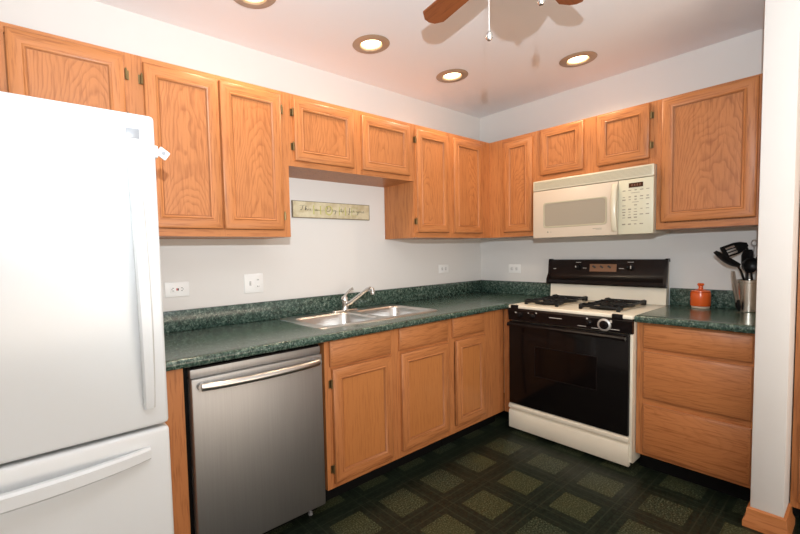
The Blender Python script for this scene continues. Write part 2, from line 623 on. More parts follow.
def cabinet(label, W_, H_, depth, stiles, rails, loc, rotz, toe=0.0, group=None, cat='cabinet', name='wall_cabinet', endw=0.0):
    """root at the left back bottom corner. stiles: list of (x0,x1); rails: list of (x0,x1,z0,z1)"""
    t = thing(name, label, cat, loc, rotz, group)
    FT = 0.019
    b = MB()
    if toe:
        for xa_, xb_ in ((0.001, 0.017), (W_ - 0.017, W_ - 0.001)):
            b.box(xa_, xb_, -0.002, -(depth - FT), toe, H_)
        b.box(0.017, W_ - 0.017, -0.008, -(depth - FT), toe, toe + 0.016)
        b.box(0.017, W_ - 0.017, -0.002, -0.008, toe, H_)
    else:
        b.box(0.0, W_, -0.002, -(depth - FT), 0.0, H_)
    b.build('carcass', OAKV, t)
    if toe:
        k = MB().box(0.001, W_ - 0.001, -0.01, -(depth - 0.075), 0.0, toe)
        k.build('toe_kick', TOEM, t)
    f = MB()
    for x0, x1 in stiles:
        f.box(x0, x1, -(depth - FT), -depth, toe, H_, 0)
    for x0, x1, z0, z1 in rails:
        f.box(x0, x1, -(depth - FT), -depth + 0.0004, z0, z1, 1)
    f.build('face_frame', OAKW, t)
    return t


UD = 0.30
# over-refrigerator cabinet
x0 = -3.765
c = cabinet('oak wall cabinet above the white refrigerator, short and mostly hidden by it', 0.819, UT - 1.80, UD,
            [(0, 0.035), (0.395, 0.425), (0.79, 0.819)], [(0.035, 0.395, 0.0, 0.035), (0.425, 0.79, 0.0, 0.035), (0.035, 0.395, UT - 1.835, UT - 1.80), (0.425, 0.79, UT - 1.835, UT - 1.80)],
            (x0, 0, 1.80), 0)
panel_door(c, 0.02, 0.405, 0.014, 0.346, -UD, hinge='l')
panel_door(c, 0.428, 0.811, 0.014, 0.346, -UD, hinge='r')
# tall double cabinet right of the refrigerator
x0 = -2.946
H = UT - UB
c = cabinet('tall two-door oak wall cabinet between refrigerator and sink, above the switch plate', 0.768, H, UD,
            [(0, 0.065), (0.375, 0.41), (0.72, 0.768)], [(0.065, 0.375, 0, 0.035), (0.41, 0.72, 0, 0.035), (0.065, 0.375, H - 0.035, H), (0.41, 0.72, H - 0.035, H)],
            (x0, 0, UB), 0)
panel_door(c, 0.064, 0.389, 0.036, H - 0.026, -UD, hinge='l')
panel_door(c, 0.396, 0.724, 0.036, H - 0.026, -UD, hinge='r')
# over-sink cabinet
x0 = -2.178; zb = 1.777; H = UT - zb
c = cabinet('short two-door oak wall cabinet above the sink and the wooden sign', 0.973, H, UD,
            [(0, 0.045), (0.44, 0.52), (0.92, 0.973)], [(0.045, 0.44, 0, 0.035), (0.52, 0.92, 0, 0.035), (0.045, 0.44, H - 0.035, H), (0.52, 0.92, H - 0.035, H)],
            (x0, 0, zb), 0)
panel_door(c, 0.035, 0.447, 0.030, H - 0.026, -UD, hinge='l')
panel_door(c, 0.511, 0.928, 0.030, H - 0.026, -UD)
# corner cabinet on the sink wall
x0 = -1.205; H = UT - UB
c = cabinet('tall two-door oak wall cabinet in the corner, on the sink wall', 0.9048, H, UD,
            [(0, 0.05), (0.345, 0.44), (0.77, 0.9048)], [(0.05, 0.345, 0, 0.035), (0.44, 0.77, 0, 0.035), (0.05, 0.345, H - 0.035, H), (0.44, 0.77, H - 0.035, H)],
            (x0, 0, UB), 0)
panel_door(c, 0.020, 0.360, 0.036, H - 0.031, -UD, hinge='l')
panel_door(c, 0.424, 0.782, 0.036, H - 0.031, -UD)

# wall cabinets on the range wall: local +x runs along world -y
RZ = -PI / 2
c = cabinet('narrow one-door oak wall cabinet between corner and microwave', 0.389, H, UD,
            [(0, 0.14), (0.345, 0.389)], [(0.14, 0.345, 0, 0.035), (0.14, 0.345, H - 0.035, H)],
            (0, -0.3003, UB), RZ)
panel_door(c, 0.131, 0.368, 0.036, H - 0.031, -UD)
H = UT - 1.788
c = cabinet('short two-door oak wall cabinet directly above the microwave', 0.757, H, UD,
            [(0, 0.055), (0.33, 0.435), (0.71, 0.757)], [(0.055, 0.33, 0, 0.035), (0.435, 0.71, 0, 0.035), (0.055, 0.33, H - 0.03, H), (0.435, 0.71, H - 0.03, H)],
            (0, -0.690, 1.788), RZ)
panel_door(c, 0.040, 0.343, 0.042, H - 0.008, -UD)
panel_door(c, 0.426, 0.722, 0.042, H - 0.008, -UD, hinge='r')
H = UT - UB
c = cabinet('wide single-door oak wall cabinet right of the microwave, against the wall end', 0.499, H, UD,
            [(0, 0.04), (0.43, 0.499)], [(0.04, 0.43, 0, 0.035), (0.04, 0.43, H - 0.035, H)],
            (0, -1.4475, UB), RZ)
panel_door(c, 0.024, 0.440, 0.042, H - 0.010, -UD)

# ------------------------------------------------------------------ base cabinets
BD = 0.61; BT = 0.866; TK = 0.103
x0 = -2.190
c = cabinet('oak sink base cabinet right of the dishwasher, two doors under two false drawers', 0.962, BT, BD,
            [(0, 0.045), (0.43, 0.52), (0.922, 0.962)],
            [(a, b_, z0, z1) for a, b_ in ((0.045, 0.43), (0.52, 0.922)) for z0, z1 in ((TK, 0.15), (0.705, 0.745), (0.84, BT))],
            (x0, 0, 0), 0, TK, name='base_cabinet')
drawer(c, 0.028, 0.441, 0.731, 0.861, -BD); drawer(c, 0.508, 0.934, 0.732, 0.861, -BD)
panel_door(c, 0.039, 0.444, 0.131, 0.718, -BD, OAKQ, hinge='l'); panel_door(c, 0.518, 0.938, 0.144, 0.714, -BD, OAKQ)
x0 = -1.226
c = cabinet('narrow oak corner base cabinet left of the range, one door and one drawer', 0.616 + 0.002, BT, BD,
            [(0, 0.045), (0.345, 0.618)], [(0.045, 0.345, z0, z1) for z0, z1 in ((TK, 0.15), (0.705, 0.745), (0.84, BT))],
            (x0, 0, 0), 0, TK, name='base_cabinet')
drawer(c, 0.020, 0.364, 0.736, 0.861, -BD)
panel_door(c, 0.052, 0.370, 0.149, 0.713, -BD, OAKQ)
# filler strip beside the range (return of the corner)
f = MB().box(-0.606, -0.587, -0.686, -0.613, TK, BT).box(-0.585, -0.03, -0.686, -0.668, TK, BT).build('filler_panel', OAKV)
tag(f, 'plain oak filler strip between corner base cabinet and range', 'panel')
# oak end panel between refrigerator and dishwasher
f = MB().box(-2.938, -2.858, -0.61, -0.02, 0.0, BT).build('end_panel', OAKV)
tag(f, 'narrow oak end panel between refrigerator and dishwasher', 'panel')
# drawer base right of the range
c = cabinet('oak drawer base cabinet with three drawers right of the range', 0.494, BT, BD,
            [(0, 0.035), (0.46, 0.494)], [(0.035, 0.46, z0, z1) for z0, z1 in ((TK, 0.135), (0.40, 0.44), (0.70, 0.735), (0.845, BT))],
            (0, -1.4525, 0), RZ, TK, name='base_cabinet')
drawer(c, 0.032, 0.480, 0.724, 0.856, -BD)
drawer(c, 0.034, 0.481, 0.438, 0.703, -BD)
drawer(c, 0.037, 0.482, 0.120, 0.402, -BD)
# pantry cabinet beyond the partition
c = cabinet('tall oak pantry cabinet beyond the wall end at the right edge', 0.61, 2.11, 0.60,
            [(0, 0.05), (0.56, 0.61)], [(0.05, 0.56, 0.09, 0.14), (0.05, 0.56, 1.27, 1.32), (0.05, 0.56, 2.06, 2.11)],
            (0, PY1 - 0.004, 0), RZ, 0.075, name='pantry_cabinet')
panel_door(c, 0.022, 0.588, 0.11, 1.28, -0.60); panel_door(c, 0.022, 0.588, 1.31, 2.09, -0.60)

# ------------------------------------------------------------------ counters
CB = 0.8675; CF = -0.655
SX0, SX1, SY0, SY1 = -2.120, -1.230, -0.505, -0.062           # sink cut-out


def edge_prof(f, back):
    # bullnose cross-section across the front (distance axis, height)
    pts = [(back, CT), ]
    r = (CT - CB) / 2
    for k in range(9):
        a = PI / 2 - PI * k / 8
        pts.append((f + 0.012 - math.cos(a) * 0.012, CB + r + r * math.sin(a)))
    pts.append((back, CB))
    return pts


t = thing('countertop', 'long green speckled laminate countertop around the sink, left of the range', 'countertop', (0, 0, 0))
m_ = MB()
m_.prism(edge_prof(CF, -0.60), 'x', -2.95, -0.643)
m_.box(-2.95, SX0, -0.60, -0.002, CB, CT); m_.box(SX1, -0.002, -0.60, -0.002, CB, CT)
m_.box(SX0, SX1, -0.60, SY0, CB, CT); m_.box(SX0, SX1, SY1, -0.002, CB, CT)
m_.box(-0.60, -0.002, -0.687, -0.60, CB, CT)
m_.prism(edge_prof(CF, -0.60), 'y', -0.687, -0.643)
m_.box(-0.643, -0.60, -0.655, -0.60, CB, CT)
m_.build('worktop', COUNTER, t)
b_ = MB().box(-2.95, -0.0025, -0.022, -0.0025, CT, 1.016, bev=0.004).box(-0.022, -0.0025, -0.687, -0.0235, CT, 1.016, bev=0.004)
b_.build('backsplash', COUNTER, t)
t = thing('countertop', 'short green speckled laminate countertop right of the range, under the utensils', 'countertop', (0, 0, 0))
m_ = MB()
m_.prism(edge_prof(CF, -0.60), 'y', -1.9465, -1.4515)
m_.box(-0.60, -0.002, -1.9465, -1.4515, CB, CT)
m_.build('worktop', COUNTER, t)
MB().box(-0.022, -0.0025, -1.9465, -1.4515, CT, 1.016, bev=0.004).build('backsplash', COUNTER, t)

# ------------------------------------------------------------------ sink and faucet
t = thing('kitchen_sink', 'stainless double-bowl drop-in sink in the green countertop', 'sink', (0, 0, CT))
m_ = MB(); bm = m_.bm
OX0, OX1, OY0, OY1 = -2.145, -1.205, -0.525, -0.042
zr = 0.005
bowls = [(-2.100, -1.690, -0.488, -0.135), (-1.650, -1.245, -0.488, -0.135)]
loops = [rrect(OX0 + 0.006, OX1 - 0.006, OY0 + 0.006, OY1 - 0.006, 0.045, zr)] + [rrect(a, b2, c2, d2, 0.06, zr) for a, b2, c2, d2 in bowls]
edges = []
for lp in loops:
    vs = [bm.verts.new(p) for p in lp]
    edges += [bm.edges.new((vs[i], vs[(i + 1) % len(vs)])) for i in range(len(vs))]
bmesh.ops.triangle_fill(bm, use_beauty=True, edges=edges)
m_.loft([rrect(OX0, OX1, OY0, OY1, 0.05, 0.0005), rrect(OX0 + 0.002, OX1 - 0.002, OY0 + 0.002, OY1 - 0.002, 0.05, zr - 0.001), rrect(OX0 + 0.006, OX1 - 0.006, OY0 + 0.006, OY1 - 0.006, 0.045, zr)])
m_.build('rim', SINKM, t)
for a, b2, c2, d2 in bowls:
    m_ = MB()
    rg = [rrect(a, b2, c2, d2, 0.06, zr)]
    for ins, z in ((0.005, 0.0), (0.009, -0.01), (0.014, -0.10), (0.020, -0.135), (0.045, -0.160), (0.12, -0.166)):
        rg.append(rrect(a + ins, b2 - ins, c2 + ins, d2 - ins, 0.06 if ins < 0.1 else 0.03, z))
    m_.loft(rg, cap1=True)
    bw = m_.build('bowl', SINKM, t)
    cx, cy = (a + b2) / 2, (c2 + d2) / 2
    MB().lathe([(0.0, 0.0), (0.026, 0.0), (0.03, 0.003), (0.042, 0.003), (0.044, 0.0)], (cx, cy, -0.1655), 24, cap=False).build('drain', CHROME, bw)
FX, FY = -1.672, -0.098
t = thing('faucet', 'chrome single-lever faucet standing on the sink rim', 'faucet', (FX, FY, CT + zr))
m_ = MB()
m_.loft([rrect(-0.105, 0.105, -0.027, 0.027, 0.026, 0.0), rrect(-0.105, 0.105, -0.027, 0.027, 0.026, 0.006), rrect(-0.098, 0.098, -0.022, 0.022, 0.021, 0.012)], cap0=True, cap1=True)
m_.build('base_plate', CHROME, t)
MB().lathe([(0.027, 0.012), (0.025, 0.02), (0.023, 0.06), (0.026, 0.066), (0.026, 0.085), (0.018, 0.098), (0.0, 0.102)], n=24).build('body', CHROME, t)
m_ = MB()
m_.tube([(0.005, -0.015, 0.045), (0.02, -0.05, 0.065), (0.045, -0.11, 0.112), (0.064, -0.158, 0.148), (0.072, -0.182, 0.157), (0.076, -0.196, 0.152), (0.077, -0.200, 0.138)],
        [0.015, 0.014, 0.012, 0.0115, 0.012, 0.013, 0.013], 12)
sp_ = m_.build('spout', CHROME, t)
MB().lathe([(0.0135, -0.012), (0.0145, -0.010), (0.0145, 0.006), (0.013, 0.008)], (0.077, -0.200, 0.130), 14).build('aerator', STEELB, sp_)
MB().tube([(0.0, 0.0, 0.095), (0.012, -0.012, 0.118), (0.03, -0.03, 0.145), (0.042, -0.042, 0.152)], [0.010, 0.008, 0.0075, 0.011], 10).build('lever', CHROME, t)

# ------------------------------------------------------------------ dishwasher
t = thing('dishwasher', 'brushed stainless steel dishwasher under the counter with bar handle', 'dishwasher', (-2.838, 0, 0))
DWW = 0.612
MB().box(-0.012, DWW + 0.022, -0.585, -0.03, 0.05, 0.862).build('tub_housing', TOEM, t)
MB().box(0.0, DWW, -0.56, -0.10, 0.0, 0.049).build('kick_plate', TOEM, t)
m_ = MB().box(0.0, DWW, -0.645, -0.588, 0.068, 0.815, bev=0.006)
m_.box(0.0, DWW, -0.632, -0.588, 0.8155, 0.852, bev=0.004)
dr = m_.build('door', STEEL, t)
MB().box(0.012, DWW - 0.012, -0.636, -0.588, 0.852, 0.858).build('control_strip', BLACKE, dr)
hz = 0.785
m_ = MB()
pts = []
for k in range(13):
    s = k / 12
    pts.append((0.035 + s * (DWW - 0.07), -0.664 - 0.030 * math.sin(PI * s) ** 0.6, hz))
m_.tube(pts, [0.017] + [0.0165] * 11 + [0.017], 12)
for s in (0.035, DWW - 0.035):
    m_.lathe([(0.017, -0.672), (0.017, -0.644)], (s, 0, hz), 12, axis='y')
m_.build('handle', STEELB, dr)
for sx in (0.05, DWW - 0.05):
    MB().lathe([(0.012, 0.0), (0.012, 0.012), (0.006, 0.012), (0.006, 0.049)], (sx, -0.575, 0.0), 10).build('foot', GREY, t)

# ------------------------------------------------------------------ refrigerator
FRX0, FRX1 = -3.790, -2.956
t = thing('refrigerator', 'white bottom-freezer refrigerator at the left edge', 'refrigerator', (0, 0, 0))
MB().box(FRX0, FRX1, -0.70, -0.03, 0.03, 1.755, bev=0.008).build('cabinet_body', WHITE, t)
MB().box(FRX0 + 0.02, FRX1 - 0.02, -0.712, -0.70, 0.06, 1.74).build('gasket', GASKET, t)
m_ = MB().box(FRX0, FRX1, -0.78, -0.712, 0.7235, 1.7685, bev=0.014, seg=4)
d1 = m_.build('refrigerator_door', WHITE, t)
m_ = MB().box(FRX0, FRX1, -0.78, -0.712, 0.055, 0.7125, bev=0.014, seg=4)
d2 = m_.build('freezer_drawer', WHITE, t)
MB().box(FRX0 + 0.01, FRX1 - 0.01, -0.72, -0.05, 0.0, 0.03).build('base_grille', GASKET, t)


def bow(p0, p1, out, wide, n=18, side=(1, 0, 0), thick=0.014, grow=1.0):
    """bowed flat strap handle from p0 to p1, bulging along -Y"""
    p0, p1, side = Vector(p0), Vector(p1), Vector(side)
    rings = []
    for k in range(n + 1):
        s = k / n
        b0 = math.sin(PI * s)
        p = p0.lerp(p1, s) + Vector((0, -1, 0)) * (0.004 + out * b0 ** 0.75)
        w = wide * (0.80 + 0.2 * b0) * (grow + (1 - grow) * s) / 2
        th = thick / 2
        rings.append([p + side * w * 0.7 + Vector((0, -th, 0)), p + side * w + Vector((0, -th * 0.3, 0)), p + side * w + Vector((0, th, 0)),
                      p - side * w + Vector((0, th, 0)), p - side * w + Vector((0, -th * 0.3, 0)), p - side * w * 0.7 + Vector((0, -th, 0))])
    return MB().loft(rings, cap0=True, cap1=True)


h1 = bow((-3.030, -0.782, 1.655), (-3.017, -0.782, 0.793), 0.040, 0.042, thick=0.022)
h1.build('door_handle', WHITE, d1)
h2 = bow((-3.022, -0.782, 0.640), (-3.735, -0.782, 0.640), 0.055, 0.050, side=(0, 0, 1), thick=0.022)
h2.build('drawer_handle', WHITE, d2)
m_ = MB().box(-3.043, -3.004, -0.7835, -0.7795, 1.686, 1.718, bev=0.0015)
m_.build('badge', GREY, d1)
# safety clip on the side of the door
t = thing('magnetic_clip', 'small white square clip on the refrigerator side', 'clip', (FRX1, -0.752, 1.655))
MB().box(-0.001, 0.010, -0.018, 0.018, -0.020, 0.020, bev=0.004).build('clip_base', WHITEPL, t)
m_ = MB().box(0.010, 0.048, -0.005, 0.006, -0.016, 0.016, bev=0.004, rot=Matrix.Rotation(0.6, 3, 'Y'), piv=(0.028, 0, 0))
m_.build('clip_tab', WHITEPL, t)
MB().lathe([(0.007, -0.0065), (0.007, -0.005)], (0.029, 0, 0), 12, axis='y').build('clip_button', GREY, t)

# ------------------------------------------------------------------ range
SFX = -0.668
YL, YR = -0.690, -1.4485       # left and right sides (world y)
t = thing('gas_range', 'black and cream freestanding gas range between the green countertops', 'range', (0, 0, 0))
m_ = MB()
m_.box(-0.640, -0.03, YL, YR, 0.045, 0.882)
m_.build('range_body', CREAM, t)
for sx in (-0.60, -0.07):
    for sy in (YL - 0.04, YR + 0.04):
        MB().lathe([(0.014, 0), (0.014, 0.045)], (sx, sy, 0), 10).build('foot', IRON, t)
m_ = MB().box(SFX - 0.004, -0.025, YL + 0.002, YR - 0.002, 0.883, 0.905, bev=0.006, seg=3)
ck = m_.build('cooktop', CREAM, t)
# sunken burner wells
for yc in (-0.872, -1.236):
    MB().box(-0.555, -0.165, yc - 0.115, yc + 0.115, 0.9052, 0.9062).build('burner_pan', plain('pan_cream', (0.66, 0.58, 0.44), 0.3), ck)


def burner(parent, x, y):
    MB().lathe([(0.030, 0.9072), (0.078, 0.9072), (0.090, 0.9110), (0.092, 0.9095), (0.080, 0.9066)], (x, y, 0), 28, cap=False).build('drip_bowl', IRON, parent)
    m_ = MB().lathe([(0.052, 0.9065), (0.055, 0.912), (0.048, 0.918), (0.036, 0.918), (0.036, 0.930), (0.031, 0.934), (0.0, 0.935)], (x, y, 0), 20, cap=False)
    m_.build('burner', IRON, parent)


for x in (-0.46, -0.26):
    for y in (-0.872, -1.236):
        burner(ck, x, y)
for yc in (-0.872, -1.236):
    m_ = MB()
    xa, xb, ya, yb = -0.572, -0.125, yc - 0.107, yc + 0.107
    zt = 0.933; hb = 0.0065
    for y in (ya, yb):
        m_.box(xa, xb, y - hb, y + hb, zt - 0.012, zt, bev=0.002)
    for x in (xa, xb, (xa + xb) / 2):
        m_.box(x - hb, x + hb, ya, yb, zt - 0.012, zt, bev=0.002)
    for xc in (-0.46, -0.26):
        for k in range(4):
            a = PI / 4 + k * PI / 2
            m_.tube([(xc + 0.112 * math.cos(a), yc + 0.105 * math.sin(a), zt - 0.005), (xc + 0.03 * math.cos(a), yc + 0.03 * math.sin(a), zt + 0.004)], 0.0055, 6)
        for sgn in (-1, 1):
            m_.box(xc - 0.005, xc + 0.005, yc + sgn * 0.032, yc + sgn * 0.107, zt - 0.008, zt + 0.006, bev=0.002)
    for y in (ya, yb):
        for x in (xa + 0.03, xb - 0.03):
            m_.box(x - 0.030, x + 0.030, y - 0.005, y + 0.005, zt - 0.022, zt + 0.007, bev=0.002)
    for x in (xa, xb):
        for y in (ya, yb):
            m_.box(x - 0.009, x + 0.009, y - 0.009, y + 0.009, 0.9055, zt + 0.003, bev=0.002)
    m_.build('grate', IRON, ck)
# front control panel (slightly tilted face)
m_ = MB()
m_.prism([(SFX + 0.02, 0.8825), (SFX - 0.003, 0.8825), (SFX - 0.011, 0.872), (SFX - 0.004, 0.800), (SFX + 0.02, 0.800)], 'y', YL + 0.001, YR - 0.001)
cp = m_.build('control_panel', BLACKE, t)
for y0_, y1_ in ((-0.708, -0.762), (-1.345, -1.400)):
    MB().box(SFX - 0.0095, SFX + 0.012, y0_, y1_, 0.874, 0.9065, bev=0.002).build('panel_clip', BLACKE, cp)


def knob(parent, y, z, r, mat, ring=None, x=SFX - 0.0075, dep=0.022, name='knob'):
    m_ = MB().lathe([(r, 0.0), (r, -0.006), (r * 0.82, -0.010), (r * 0.78, -dep), (r * 0.6, -dep - 0.002), (0.0, -dep - 0.002)], (x, y, z), 22, axis='x', cap=False)
    m_.box(x - dep - 0.006, x - dep, y - 0.004, y + 0.004, z - r * 0.72, z + r * 0.72, bev=0.001, rot=Matrix.Rotation(0.5, 3, 'X'), piv=(x, y, z))
    k = m_.build(name, mat, parent)
    if ring:
        rb = MB().lathe([(r * 0.84, -0.011), (r * 0.90, -0.0125), (r * 1.2, -0.009), (r * 1.25, -0.003), (r * 1.2, 0.0005)], (x, y, z), 26, axis='x', cap=False)
        q = rb.build('knob_ring', ring, k)
    return k


kl = knob(cp, -1.307, 0.838, 0.030, BLACKE, plain('dial_silver', (0.50, 0.49, 0.47), 0.4, 0.6), dep=0.014, name='oven_knob')
kl['label'] = 'large oven knob with silver dial ring'
for y in (-0.775, -0.865, -1.225):
    knob(cp, y, 0.842, 0.019, BLACKE)
m_ = MB()
for y, z, w, h in ((-0.748, 0.857, 0.010, 0.008), (-0.895, 0.866, 0.008, 0.008), (-1.212, 0.866, 0.010, 0.009), (-1.342, 0.862, 0.012, 0.014), (-0.84, 0.861, 0.007, 0.006),
                   (-1.255, 0.812, 0.04, 0.003), (-1.36, 0.816, 0.05, 0.003), (-1.02, 0.846, 0.08, 0.0035), (-1.18, 0.816, 0.05, 0.003)):
    xx = SFX - 0.0045 - 0.007 * (z - 0.80) / 0.072
    MB().box(xx - 0.0006, xx - 0.0016, y - w / 2, y + w / 2, z - h / 2, z + h / 2).build('panel_marking', PRINT, cp)
# oven door
m_ = MB().box(SFX - 0.006, -0.642, YL - 0.002, YR + 0.016, 0.207, 0.794, bev=0.006)
dr = m_.build('oven_door', BLACKG, t)
MB().box(SFX - 0.0075, SFX - 0.0055, -0.885, -1.262, 0.44, 0.635).build('oven_window', WINDOWG, dr)
fr_ = MB()
for a in ((-0.879, -0.885, 0.434, 0.641), (-1.262, -1.268, 0.434, 0.641), (-0.885, -1.262, 0.434, 0.440), (-0.885, -1.262, 0.635, 0.641)):
    fr_.box(SFX - 0.0078, SFX - 0.0055, *a)
fr_.build('window_frame', plain('window_edge', (0.008, 0.006, 0.006), 0.3, **{'Specular IOR Level': 0.2}), dr)
m_ = MB()
m_.prism([(SFX - 0.005, 0.789), (SFX - 0.040, 0.786), (SFX - 0.046, 0.776), (SFX - 0.042, 0.763), (SFX - 0.026, 0.760), (SFX - 0.022, 0.771), (SFX - 0.005, 0.774)], 'y', YL - 0.01, YR + 0.024)
m_.build('door_handle', BLACKE, dr)
# cream side trim visible at the right of the door, and the storage drawer
m_ = MB().box(SFX + 0.006, -0.641, YR + 0.014, YR, 0.055, 0.80, bev=0.002)
m_.build('side_trim', CREAM, t)
m_ = MB()
m_.prism([(-0.645, 0.030), (SFX - 0.004, 0.030), (SFX - 0.008, 0.036), (SFX - 0.008, 0.148), (SFX - 0.004, 0.156), (SFX + 0.008, 0.160), (SFX + 0.008, 0.170),
          (SFX - 0.010, 0.174), (SFX - 0.013, 0.182), (SFX - 0.010, 0.196), (SFX, 0.202), (-0.645, 0.202)], 'y', YL - 0.002, YR + 0.012)
m_.build('storage_drawer', CREAM, t)
# riser and backguard
m_ = MB()
m_.prism([(-0.026, 0.906), (-0.085, 0.906), (-0.075, 1.03), (-0.055, 1.185), (-0.026, 1.19)], 'y', YL - 0.006, YR)
m_.build('backguard_riser', CREAM, t)
m_ = MB()
m_.prism([(-0.0275, 1.188), (-0.035, 1.205), (-0.066, 1.205), (-0.075, 1.198), (-0.085, 1.10), (-0.100, 1.060), (-0.112, 1.052), (-0.115, 1.030), (-0.108, 1.020), (-0.079, 1.018), (-0.079, 1.03), (-0.058, 1.188)],
         'y', YL + 0.006, YR - 0.002)
bgd = m_.build('backguard', BLACKE, t)


def bgx(z):
    return -0.085 + (z - 1.10) / 0.098 * 0.010


m_ = MB()
for y0_, y1_ in ((YL + 0.010, YL - 0.006), (YR + 0.010, YR - 0.006)):
    m_ = MB().prism([(-0.0275, 1.188), (-0.035, 1.210), (-0.070, 1.210), (-0.080, 1.200), (-0.090, 1.10), (-0.118, 1.056), (-0.120, 1.022), (-0.079, 1.016), (-0.058, 1.188)], 'y', y0_, y1_)
    m_.build('end_cap', BLACKE, bgd)
m_ = MB().box(bgx(1.15) - 0.0035, bgx(1.15), -0.985, -1.160, 1.118, 1.172, rot=Matrix.Rotation(0.10, 3, 'Y'), piv=(bgx(1.145), -1.07, 1.145))
ckp = m_.build('clock_panel', CLOCKP, bgd)
m_ = MB()
for y in (-1.015, -1.065, -1.115):
    MB().box(bgx(1.15) - 0.0055, bgx(1.15) - 0.003, y - 0.012, y + 0.012, 1.146, 1.158, rot=Matrix.Rotation(0.6, 3, 'X'), piv=(0, y, 1.152)).build('clock_mark', SLOT, ckp)
for y in (-0.905, -1.245):
    m_ = MB().lathe([(0.024, 0.001), (0.024, -0.004), (0.016, -0.006), (0.015, -0.018), (0.0, -0.019)], (bgx(1.15), y, 1.150), 20, axis='x', cap=False)
    m_.build('timer_knob', BLACKG, bgd)
m_ = MB()
for y, z, w, h in ((-0.893, 1.153, 0.006, 0.012), (-1.252, 1.152, 0.006, 0.020), (-0.905, 1.184, 0.035, 0.003), (-1.245, 1.186, 0.035, 0.003), (-0.73, 1.135, 0.02, 0.004), (-1.19, 1.142, 0.03, 0.003), (-0.95, 1.142, 0.025, 0.003)):
    MB().box(bgx(z) - (0.0212 if w < 0.01 else 0.0018), bgx(z) - (0.0195 if w < 0.01 else 0.0006), y - w / 2, y + w / 2, z - h / 2, z + h / 2).build('backguard_marking', PRINT, bgd)

# ------------------------------------------------------------------ microwave
MY0, MY1 = -0.7045, -1.4515
MZ0, MZ1, MF = 1.370, 1.784, -0.365
t = thing('microwave', 'cream over-the-range microwave hanging above the gas range', 'microwave', (0, 0, 0))
MB().box(-0.335, -0.003, MY0 - 0.004, MY1 + 0.006, MZ0 + 0.004, MZ1).build('microwave_body', plain('bisque_case', (0.62, 0.57, 0.47), 0.4), t)
m_ = MB().box(MF, -0.335, MY0, MY1, 1.712, MZ1, bev=0.005)
vg = m_.build('vent_band', BISQUE, t)
m_ = MB()
for k in range(7):
    z = 1.724 + k * 0.0075
    m_.box(MF - 0.0015, MF + 0.003, MY0 - 0.012, MY1 + 0.012, z, z + 0.0045)
m_.build('vent_grille', BISQUED, vg)
m_ = MB().box(MF, -0.335, MY0, -1.262, MZ0, 1.709, bev=0.005)
dr = m_.build('microwave_door', MWDOOR, t)
rg = []
for ins, xx in ((-0.006, MF - 0.0005), (-0.004, MF - 0.003), (0.003, MF - 0.003), (0.006, MF + 0.001)):
    rg.append([(xx, y, z) for y, z, _ in rrect(-1.195 + ins, -0.787 - ins, 1.446 + ins, 1.616 - ins, 0.018, 0)])
MB().loft(rg).build('window_trim', BISQUED, dr)
m_ = MB(); vs = [m_.bm.verts.new((MF - 0.0012, y, z)) for y, z, _ in rrect(-1.192, -0.790, 1.449, 1.613, 0.016, 0)]
vb = [m_.bm.verts.new((MF + 0.0008, v.co.y, v.co.z)) for v in vs]
m_.bm.faces.new(vs); m_.bm.faces.new(vb[::-1])
for k in range(len(vs)):
    m_.bm.faces.new((vs[k], vs[(k + 1) % len(vs)], vb[(k + 1) % len(vs)], vb[k]))
m_.build('window_glass', MWWIN, dr)
rings = []
for k in range(15):
    s = k / 14
    z = 1.392 + s * (1.692 - 1.392)
    o_ = 0.006 + 0.026 * math.sin(PI * s) ** 0.55
    y = -1.246
    rings.append([(MF - o_ - 0.006, y - 0.007, z), (MF - o_, y - 0.016, z), (MF + 0.001, y - 0.014, z), (MF + 0.001, y + 0.012, z), (MF - o_, y + 0.014, z), (MF - o_ - 0.006, y + 0.007, z)])
MB().loft(rings, cap0=True, cap1=True).build('door_handle', BISQUE, dr)
m_ = MB()
m_.lathe([(0.006, -0.0012), (0.006, 0.001)], (MF, -0.815, 1.410), 14, axis='x')
m_.build('maker_emblem', PRINTD, dr)
for y0_, y1_, z0_, z1_ in ((-0.832, -0.842, 1.408, 1.412), (-1.115, -1.17, 1.416, 1.4195), (-1.135, -1.17, 1.409, 1.411)):
    MB().box(MF - 0.0012, MF + 0.001, y0_, y1_, z0_, z1_).build('door_marking', PRINTD, dr)
m_ = MB().box(MF, -0.335, -1.264, MY1, MZ0, 1.709, bev=0.005)
pn = m_.build('keypad_panel', plain('bisque_panel', (0.62, 0.59, 0.45), 0.35), t)
MB().box(MF - 0.002, MF + 0.001, -1.322, -1.398, 1.656, 1.684).build('display', DISPB, pn)
m_ = MB()
for k in range(4):
    m_.box(MF - 0.003, MF - 0.0019, -1.336 - k * 0.014, -1.344 - k * 0.014, 1.664, 1.677)
m_.build('display_digit', plain('amber_digit', (0.14, 0.05, 0.025), 0.4), pn)
m_ = MB()
rows = [(1.640, (0, 1, 2, 3, 4)), (1.600, (0, 1, 2, 3, 4)), (1.583, (0, 1, 2, 3, 4)), (1.548, (0, 2, 4)), (1.524, (0, 1, 2, 3, 4)), (1.507, (0, 1, 2)), (1.490, (0, 1, 2, 3, 4)), (1.473, (0, 1, 2)), (1.432, (0, 1, 2, 3))]
for z, cs in rows:
    for cidx in cs:
        y = -1.296 - cidx * 0.0315
        w = random.choice((0.012, 0.016, 0.018)); h = random.choice((0.006, 0.008, 0.004))
        m_.box(MF - 0.0012, MF + 0.001, y - w / 2, y + w / 2, z - h / 2, z + h / 2)
for z, y0_, y1_ in ((1.622, -1.335, -1.38), (1.565, -1.34, -1.375), (1.452, -1.335, -1.37)):
    m_.box(MF - 0.0012, MF + 0.001, y0_, y1_, z, z + 0.003)
